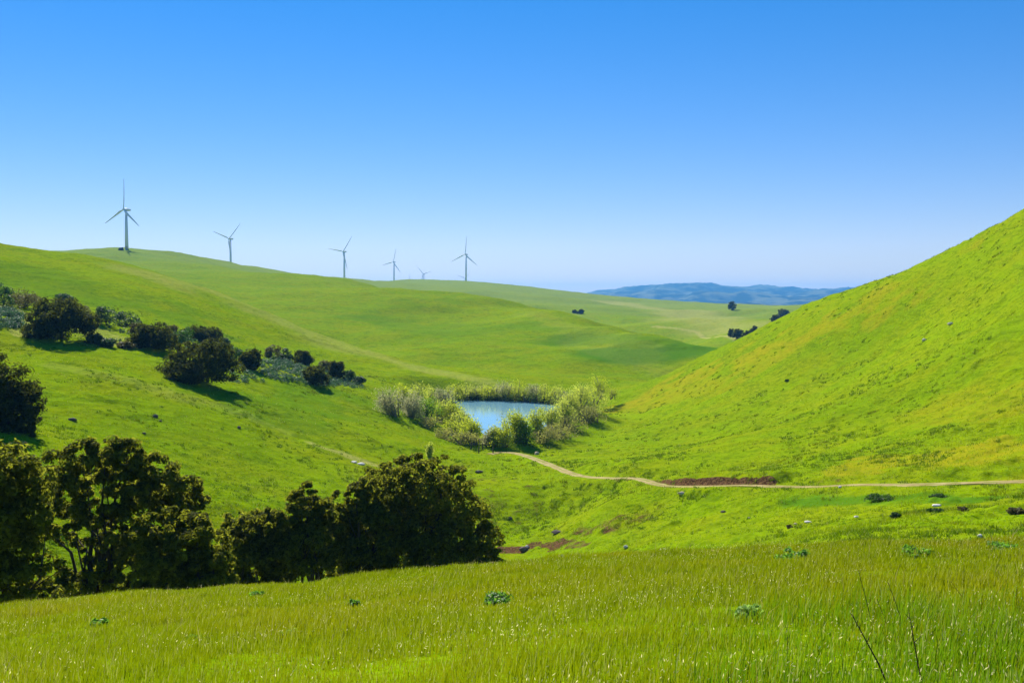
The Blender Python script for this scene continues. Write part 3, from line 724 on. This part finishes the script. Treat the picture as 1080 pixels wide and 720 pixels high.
# dark twiggy growth at the water's far edge
rng = np.random.default_rng(5); reed = []
for i in range(260):
    u = rng.uniform(474, 600); q = at_level(np.array([u]), np.array([421.6+.0*u+(u > 540)*(u-540)*.09]), WATER)[0]; q = q+rng.normal(size=2)*np.array([.3, .8]); reed.append((q[0], q[1], WATER+.5, .5, .5, .75))
Vv, Ff = leaves(reed, 15000, .12, rng, twigs=6, upright=.8); reed_mat = leafmat('reed_brown', (.035, .03, .02), (.09, .08, .035), (.08, .07, .02), .3)
tag(mesh_np('shore_reeds', Vv, Ff, reed_mat), 'dark twiggy reeds along the far waterline', kind='stuff')

# ---------------------------------------------------------------- rocks
rock_pale = simple('rock_pale', (.62, .58, .50), .9, .3, 2.)
rock_tan = simple('rock_tan', (.68, .52, .33), .9, .25, 2.)
rock_dark = simple('rock_dark', (.13, .105, .08), .9, .4, 2.)
def rock(u, v, wp, mat, label, r0=50, sq=.6, elong=1., seed=0):
    p = spot(u, v, r0); k = math.hypot(p[0], p[1])/1080; s = wp*k/2; rng = np.random.default_rng(seed)
    bm = bmesh.new(); bmesh.ops.create_icosphere(bm, subdivisions=3, radius=1)
    ph = rng.uniform(0, 50, 3); cuts = [Vector(rng.normal(size=3)).normalized() for _ in range(7)]
    for w in bm.verts:
        for c_ in cuts:
            d_ = w.co.dot(c_)-.72
            if d_ > 0: w.co -= c_*d_*.9
        w.co *= 1+.18*float(fbm(np.array([w.co.x*1.6+ph[0]]), np.array([w.co.y*1.6+w.co.z*1.3+ph[1]]), 3, 2)[0])
        w.co.x *= s*elong; w.co.y *= s*.8; w.co.z = w.co.z*s*sq
    me = bpy.data.meshes.new('rock'); bm.to_mesh(me); bm.free(); me.materials.append(mat)
    o = bpy.data.objects.new('rock', me); C.objects.link(o); o.location = (p[0], p[1], p[2]+s*sq*.35); o.rotation_euler[2] = rng.uniform(-.4, .4)
    tag(o, label, 'rock', 'rocks in the grass'); return o
RK = [(719, 521, 8, rock_tan, 'tan boulder just below the dirt track under the bare bank'),
 (505, 498, 8, rock_dark, 'dark boulder right of the tallest oak, in the green hollow'),
 (538, 547, 5, rock_dark, 'small dark stone in the creek bed above the big dark boulder'),
 (553, 581, 10, rock_dark, 'big dark boulder beside the bare creek bank'),
 (556, 577, 5, rock_pale, 'pale stone on top behind the big dark creek boulder'),
 (587, 562, 10, rock_dark, 'flat dark rock on the creek slope above the bare earth'),
 (592, 588, 7, rock_pale, 'pale rock at the lip of the bank near the creek'),
 (599, 590, 4, rock_pale, 'smaller pale rock right beside the bank lip one'),
 (700, 581, 10, rock_pale, 'low pale rock at the bank edge near the middle'),
 (660, 577, 5, rock_pale, 'white stone on the slope under the streaked bare patches'),
 (763, 540, 6, rock_dark, 'dark stone below the track right of the tan boulder'),
 (852, 551, 7, rock_pale, 'pale grey boulder on the lower slope at right of centre'),
 (839, 553, 4, rock_tan, 'little tan stone left of the pale grey boulder'),
 (790, 546, 3, rock_pale, 'tiny pale stone in the grass below the end of bare bank'),
 (903, 545, 5, rock_pale, 'grey stone in the gully midway along the right lower slope'),
 (988, 534, 9, rock_pale, 'flat pale rock in the right gully beside a dark bush'),
 (1034, 566, 6, rock_pale, 'small pale rock on the bank edge near the right side'),
 (975, 359, 6, rock_pale, 'left one of two pale slabs high on the right hill'),
 (1003, 342, 7, rock_pale, 'right one of two pale slabs high on the right hill'),
 (886, 514, 4, rock_pale, 'pale stone at the track edge at right of centre'),
 (164, 440, 6, rock_dark, 'upper one of two dark rocks on the left meadow slope'),
 (169, 444, 4, rock_dark, 'lower one of two dark rocks on the left meadow slope'),
 (76, 443, 8, rock_dark, 'dark flat rock near the left edge oak on the meadow'),
 (152, 457, 4, rock_dark, 'tiny dark stone below the two dark meadow rocks'),
 (252, 451, 4, rock_dark, 'lone dark stone in mid left meadow'),
 (373, 488, 7, rock_pale, 'left pale rock at lower end of the cattle path'),
 (381, 490, 8, rock_pale, 'middle pale rock at lower end of the cattle path'),
 (566, 479, 6, rock_tan, 'pale stone at the outlet by the beginning of the track')]
for i, (u, v, wp, m_, lab) in enumerate(RK): rock(u, v, wp, m_, lab, seed=i, elong=1.2 if wp > 6 else 1., sq=.5 if 'flat' in lab or 'slab' in lab or 'low' in lab else .75)

# ---------------------------------------------------------------- fence posts by the dam
post_mat = simple('weathered_post', (.10, .08, .06), .9, .3, 5.)
for i, (u, v, lab) in enumerate([(497, 473, 'leftmost dark post standing in the grass below the pond'), (505, 478, 'nearest dark post, second from left below the pond'), (509, 474, 'third dark post from the left below the pond'), (520, 478, 'rightmost dark post next to the start of the track')]):
    p = spot(u, v, 120); mb = MB(); mb.tube([(0, 0, -.3), (0, .02, .6), (.03, .03, 1.25)], [.11, .10, .09], 8); mb.v = [w.copy() for w in mb.v]
    o = mb.build('fence_post', post_mat, None, False, p); tag(o, lab, 'post', 'old fence posts by the dam')

# ---------------------------------------------------------------- bushes of the lower right slope
LOW = [(945, 546, 12, 8, bush_green, 'round dark green bush in the middle of the right gully'),
 (1015, 539, 13, 6, bush_olive, 'flat brownish bush in the right gully past the pale rock'),
 (1072, 542, 22, 9, bush_olive, 'dark brown bush at the right frame edge in the gully'),
 (988, 540, 18, 5, bush_green, 'low green bush beneath the flat pale rock'),
 (928, 527, 34, 7, bush_green, 'wide dark green weed patch right under the track'),
 (990, 524, 18, 4, bush_green, 'thin dark green weed patch, farther right under the track'),
 (833, 557, 9, 4, bush_olive, 'small dark bush below the little tan stone'),
 (830, 402, 6, 3, bush_green, 'dark tuft on the orange streak of the right hill')]
for i, (u, v, wp, hp, mat, lab) in enumerate(LOW):
    p = spot(u, v, 50); k = math.hypot(p[0], p[1])/1080
    plant('shrub', 'bush', lab, p, wp*k*.9, hp*k*.75, mat, 1500, .07, 700+i, trunk=False, nb=9, low=.0, twigs=10)
# leafy weeds on the bank
weed_mat = leafmat('weed_leaf', (.05, .13, .015), (.13, .26, .03), (.22, .48, .03), .45, .2, .5)
weed_pale = leafmat('weed_leaf_pale', (.16, .28, .05), (.32, .48, .12), (.40, .62, .10), .4, .1)
for i, (u, v, wp, hp, mat, lab) in enumerate([(841, 592, 28, 11, weed_mat, 'dark leafy weed clump on the bank right of centre'),
   (965, 588, 30, 10, weed_mat, 'dark leafy weeds among pale seed heads at right bank lip'),
   (1052, 580, 34, 9, weed_mat, 'dark weed clump at the bank lip near the right edge'),
   (530, 636, 40, 14, weed_mat, 'spreading green weed patch on the bank below the tallest oak'),
   (782, 652, 34, 15, weed_pale, 'silvery mint green weed on the lower right bank'),
   (374, 640, 10, 7, weed_mat, 'small dark weed on the mid bank'),
   (104, 660, 14, 7, weed_mat, 'small leafy weed on the left bank'),
   (204, 676, 12, 6, weed_mat, 'tiny leafy weed lower on the left bank'),
   (308, 672, 16, 6, weed_pale, 'pale leafy weed on the bank left of centre'),
   (270, 630, 14, 6, weed_mat, 'leafy weed near the left bank lip'),
   (736, 637, 8, 6, weed_mat, 'small round weed above the silvery mint one')]):
    p = spot(u, v, 8); k = math.hypot(p[0], p[1])/1080; rng = np.random.default_rng(800+i)
    root = empty('weed', p); tag(root, lab, 'weed', 'leafy weeds on the bank'); w, h = wp*k*1.25, hp*k*.8
    B = [(rng.normal()*w*.22, rng.normal()*w*.3, h*rng.uniform(.45, .8), w*.13, w*.13, h*.4) for _ in range(12)]
    Vv, Ff = leaves(B, int(260+40*w/.2), .045, rng, twigs=12, spread=.35, asp=.6); mesh_np('foliage', Vv, Ff, mat, parent=root)
    mb = MB()
    for b_ in B: mb.tube([(b_[0]*.4, b_[1]*.4, -.05), (b_[0]*.8, b_[1]*.8, b_[2]*.6), b_[:3]], [.008, .006, .003], 5)
    mb.build('stem', weed_mat, root)

# ---------------------------------------------------------------- grass of the bank and the near slopes
def grass(name, n, r0, r1, hmin, hmax, wid, mat, seed, th_max=.52, pw=1., segs=2, lean=.35, label='', dens=None, clump=0):
    rng = np.random.default_rng(seed)
    rr = np.sqrt(r0**2+(r1**2-r0**2)*rng.random(n)**pw) if pw == 1 else r0*(r1/r0)**(rng.random(n)**pw)
    th_ = rng.uniform(-th_max, th_max, n); x_, y_ = rr*np.sin(th_), rr*np.cos(th_)
    if dens is not None: k = rng.random(n) < dens(x_, y_, rr); x_, y_, rr = x_[k], y_[k], rr[k]; n = len(x_)
    if clump:
        x_ = np.repeat(x_, clump); y_ = np.repeat(y_, clump); rr = np.repeat(rr, clump); n = len(x_); cs = .12+.16*np.repeat(rng.random(n//clump), clump); x_ = x_+rng.normal(size=n)*cs; y_ = y_+rng.normal(size=n)*cs
    z_ = height(x_, y_)-.02; pch = .75+1.1*(fbm(x_/1.7, y_/1.7, 3, 44)+.15)
    h = (hmin+(hmax-hmin)*rng.random(n)**1.6)*np.clip(pch, .45, 1.5); w = wid*(.6+.8*rng.random(n))*np.maximum(1, rr/r0*.55)
    a = rng.uniform(0, math.pi, n); sx, sy = np.cos(a)*w/2, np.sin(a)*w/2*.6
    la = rng.uniform(0, 2*math.pi, n); lm = h*lean*rng.random(n); lx, ly = np.cos(la)*lm+h*.10, np.sin(la)*lm
    P0 = np.stack([x_, y_, z_], -1); sd = np.stack([sx, sy, 0*sx], -1); ln = np.stack([lx, ly, 0*lx], -1); up = np.stack([0*h, 0*h, h], -1)
    if segs == 2:
        Vv = np.stack([P0-sd, P0+sd, P0-sd*.8+ln*.3+up*.55, P0+sd*.8+ln*.3+up*.55, P0+ln+up], 1).reshape(-1, 3)
        i = np.arange(n)[:, None]*5; F_ = np.concatenate([i+[0, 1, 3], i+[0, 3, 2], i+[2, 3, 4]], 1).reshape(-1, 3)
    else:
        Vv = np.stack([P0-sd, P0+sd, P0+ln+up], 1).reshape(-1, 3); F_ = np.arange(n*3).reshape(n, 3)
    o = mesh_np(name, Vv, F_, mat); tag(o, label, kind='stuff'); return o
def grassmat(name, a, b, c, trans, tw=.5):
    t = NT(name); g = t.n('ShaderNodeNewGeometry'); r = g.outputs['Random Per Island']; P = g.outputs['Position']
    big = t.mapr(t.noise(.45, 3, P), .38, .64); col = t.mix(r, a, b); col = t.mix(t.math('MULTIPLY', big, .55), col, c)
    col = t.mix(t.math('MULTIPLY', t.mapr(t.noise(.17, 4, P), .48, .66), .5), col, (.26, .19, .006)); col = t.mix(t.math('MULTIPLY', t.mapr(t.noise(.9, 3, P), .55, .68), .6), col, (.07, .14, .003))
    col = t.mix(t.mapr(r, .90, .93), col, (.40, .36, .13))
    bs = t.bsdf(col, .8, .03); tr = t.n('ShaderNodeBsdfTranslucent'); t.l(t.mix(.5, col, trans), tr.inputs[0])
    mx = t.n('ShaderNodeMixShader'); mx.inputs[0].default_value = tw; t.l(bs.outputs[0], mx.inputs[1]); t.l(tr.outputs[0], mx.inputs[2]); return t.done(mx)
gm = grassmat('grass_blade', (.08, .13, .001), (.18, .235, .002), (.21, .19, .003), (.31, .39, .003), .5)
grass('meadow_grass', 620000, 7.5, 42, .07, .25, .009, gm, 11, label='long fine green and yellow grass of the near bank')
gm2 = grassmat('hill_grass_blade', (.12, .20, .001), (.20, .28, .0015), (.19, .24, .002), (.28, .40, .002), .4)
def dn(x_, y_, rr):
    road, _ = seg_dist(x_, y_, ROADS[:, :2]); return np.where(road < .75, 0, 1)*np.clip(.5+1.6*fbm(x_/5, y_/5, 3, 61), .12, 1)
grass('hill_grass', 380000, 42, 250, .10, .26, .05, gm2, 12, segs=1, pw=1.15, lean=.8, label='short tufted grass on the slopes beyond the bank', dens=dn)
gm4 = grassmat('tall_grass_blade', (.04, .10, .002), (.12, .21, .004), (.16, .20, .004), (.20, .38, .005), .5)
gm3 = grassmat('tuft_blade', (.045, .10, .002), (.10, .17, .003), (.11, .15, .003), (.15, .28, .003), .4)
PATCH = [(*polar(u_, r_)[:2], s_) for u_, r_, s_ in [(1010, 140, 22), (640, 145, 18), (560, 130, 16), (930, 118, 12), (760, 150, 14), (620, 190, 14), (880, 170, 14), (290, 115, 14), (240, 130, 12)]]
def dn2(x_, y_, rr):
    road, _ = seg_dist(x_, y_, ROADS[:, :2]); pt = sum(np.exp(-((x_-a_)**2+(y_-b_)**2)/s_**2) for a_, b_, s_ in PATCH)
    return np.where(road < 1.2, 0, 1)*np.clip(-.05+1.5*fbm(x_/7, y_/7, 3, 62)+.45*pt*(.6+fbm(x_/3, y_/3, 2, 63)), .02, 1)
grass('green_tufts', 46000, 48, 290, .14, .36, .06, gm3, 14, segs=1, pw=.9, lean=1.1, label='darker rank grass tufts scattered over the slopes', dens=dn2, clump=16)
seed_mat = leafmat('seed_head', (.60, .50, .22), (.85, .78, .45), (.85, .75, .35), .5, .05)
rng = np.random.default_rng(21); n = 16000
rr = 8*(42/8)**(rng.random(n)**.8); th_ = rng.uniform(-.52, .52, n); x_, y_ = rr*np.sin(th_), rr*np.cos(th_)
k = rng.random(n) < np.clip(.25+2.2*fbm(x_/2.6, y_/2.6, 3, 71)+.55*sst(.1, .5, th_)*sst(20, 32, rr), .02, 1); x_, y_, rr = x_[k], y_[k], rr[k]; n = len(x_)
z_ = height(x_, y_)+.14+.14*rng.random(n); L = (.010+.014*rng.random(n))*np.maximum(1, rr/26); dr_ = rng.normal(size=(n, 3))*[.5, .4, .5]+[.15, 0, .9]; dr_ /= np.linalg.norm(dr_, axis=1)[:, None]
sd = np.cross(dr_, rng.normal(size=(n, 3))); sd /= np.linalg.norm(sd, axis=1)[:, None]; c0 = np.stack([x_, y_, z_], -1)
Vv = np.stack([c0-dr_*L[:, None], c0+sd*L[:, None]*.22, c0+dr_*L[:, None], c0-sd*L[:, None]*.22], 1).reshape(-1, 3)
tag(mesh_np('seed_heads', Vv, np.arange(n*4).reshape(n, 4), seed_mat), 'pale seed heads nodding over the bank grass', kind='stuff')
grass('tall_grass', 60000, 7.5, 17, .16, .42, .011, gm4, 16, label='taller green grass in the lower right corner of the bank', dens=lambda a_, b_, c_: sst(.15, .42, np.arctan2(a_, b_)+.25*fbm(a_/2, b_/2, 3, 93))*(1-sst(11, 17, c_)))
stem_mat = leafmat('dry_stem', (.30, .24, .07), (.50, .42, .16), (.5, .42, .12), .3, .05)
grass('bent_stems', 5200, 7.5, 41, .22, .46, .006, stem_mat, 15, label='thin bent yellow stems standing above the bank grass', lean=.9, dens=lambda a_, b_, c_: np.clip(.35+2.*fbm(a_/3, b_/3, 2, 91), .05, 1))
# dry stalks: tip and foot as seen
stalk_mat = simple('dry_stalk', (.045, .03, .02), .9, .3, 20.)
for i, (u0, v0, u1, v1, rd, lab) in enumerate([(898, 647, 941, 727, .011, 'thickest dark dry stalk, leaning left in the lower right grass'),
   (905, 600, 921, 662, .007, 'tall dry stalk behind the thickest one, leaning left'),
   (925, 632, 937, 662, .006, 'short thin stalk between the two tall ones'),
   (936, 613, 949, 668, .007, 'dry stalk second tallest, in the middle of the stalk group'),
   (959, 646, 975, 727, .009, 'dark bent stalk right of the thickest one, reaching the bottom edge'),
   (960, 616, 960, 650, .005, 'fine upright stalk above the dark bent one'),
   (1002, 612, 1020, 637, .006, 'dry stalk leaning left at the right of the stalk group'),
   (831, 671, 831, 698, .005, 'small upright dry stalk left of the stalk group'),
   (786, 688, 780, 708, .005, 'short stalk leaning right, farthest left near bottom edge')]):
    p = trace(u1, v1, height, 5); r_ = math.hypot(p[0], p[1]); th_, T_ = ray(u0, v0); q = Vector((r_*math.sin(th_), r_*math.cos(th_), T_*r_)); p = Vector(p); rng = np.random.default_rng(i)
    d_ = q-p; side = Vector((rng.normal(), rng.normal(), 0))*d_.length*.03; mb = MB()
    mb.tube([Vector((0, 0, -.05)), d_*.35+side, d_*.7+side*.6, d_], [rd*.7, rd*.6, rd*.45, rd*.25], 6)
    for s_ in (.62, .8, .92): mb.tube([d_*s_+side*.4, d_*s_+Vector((rng.normal()*.03, 0, .05))], [rd*.4, rd*.2], 4)
    o = mb.build('dry_stalk', stalk_mat, None, True, p); tag(o, lab, 'dry stalk', 'dry stalks in the near grass')
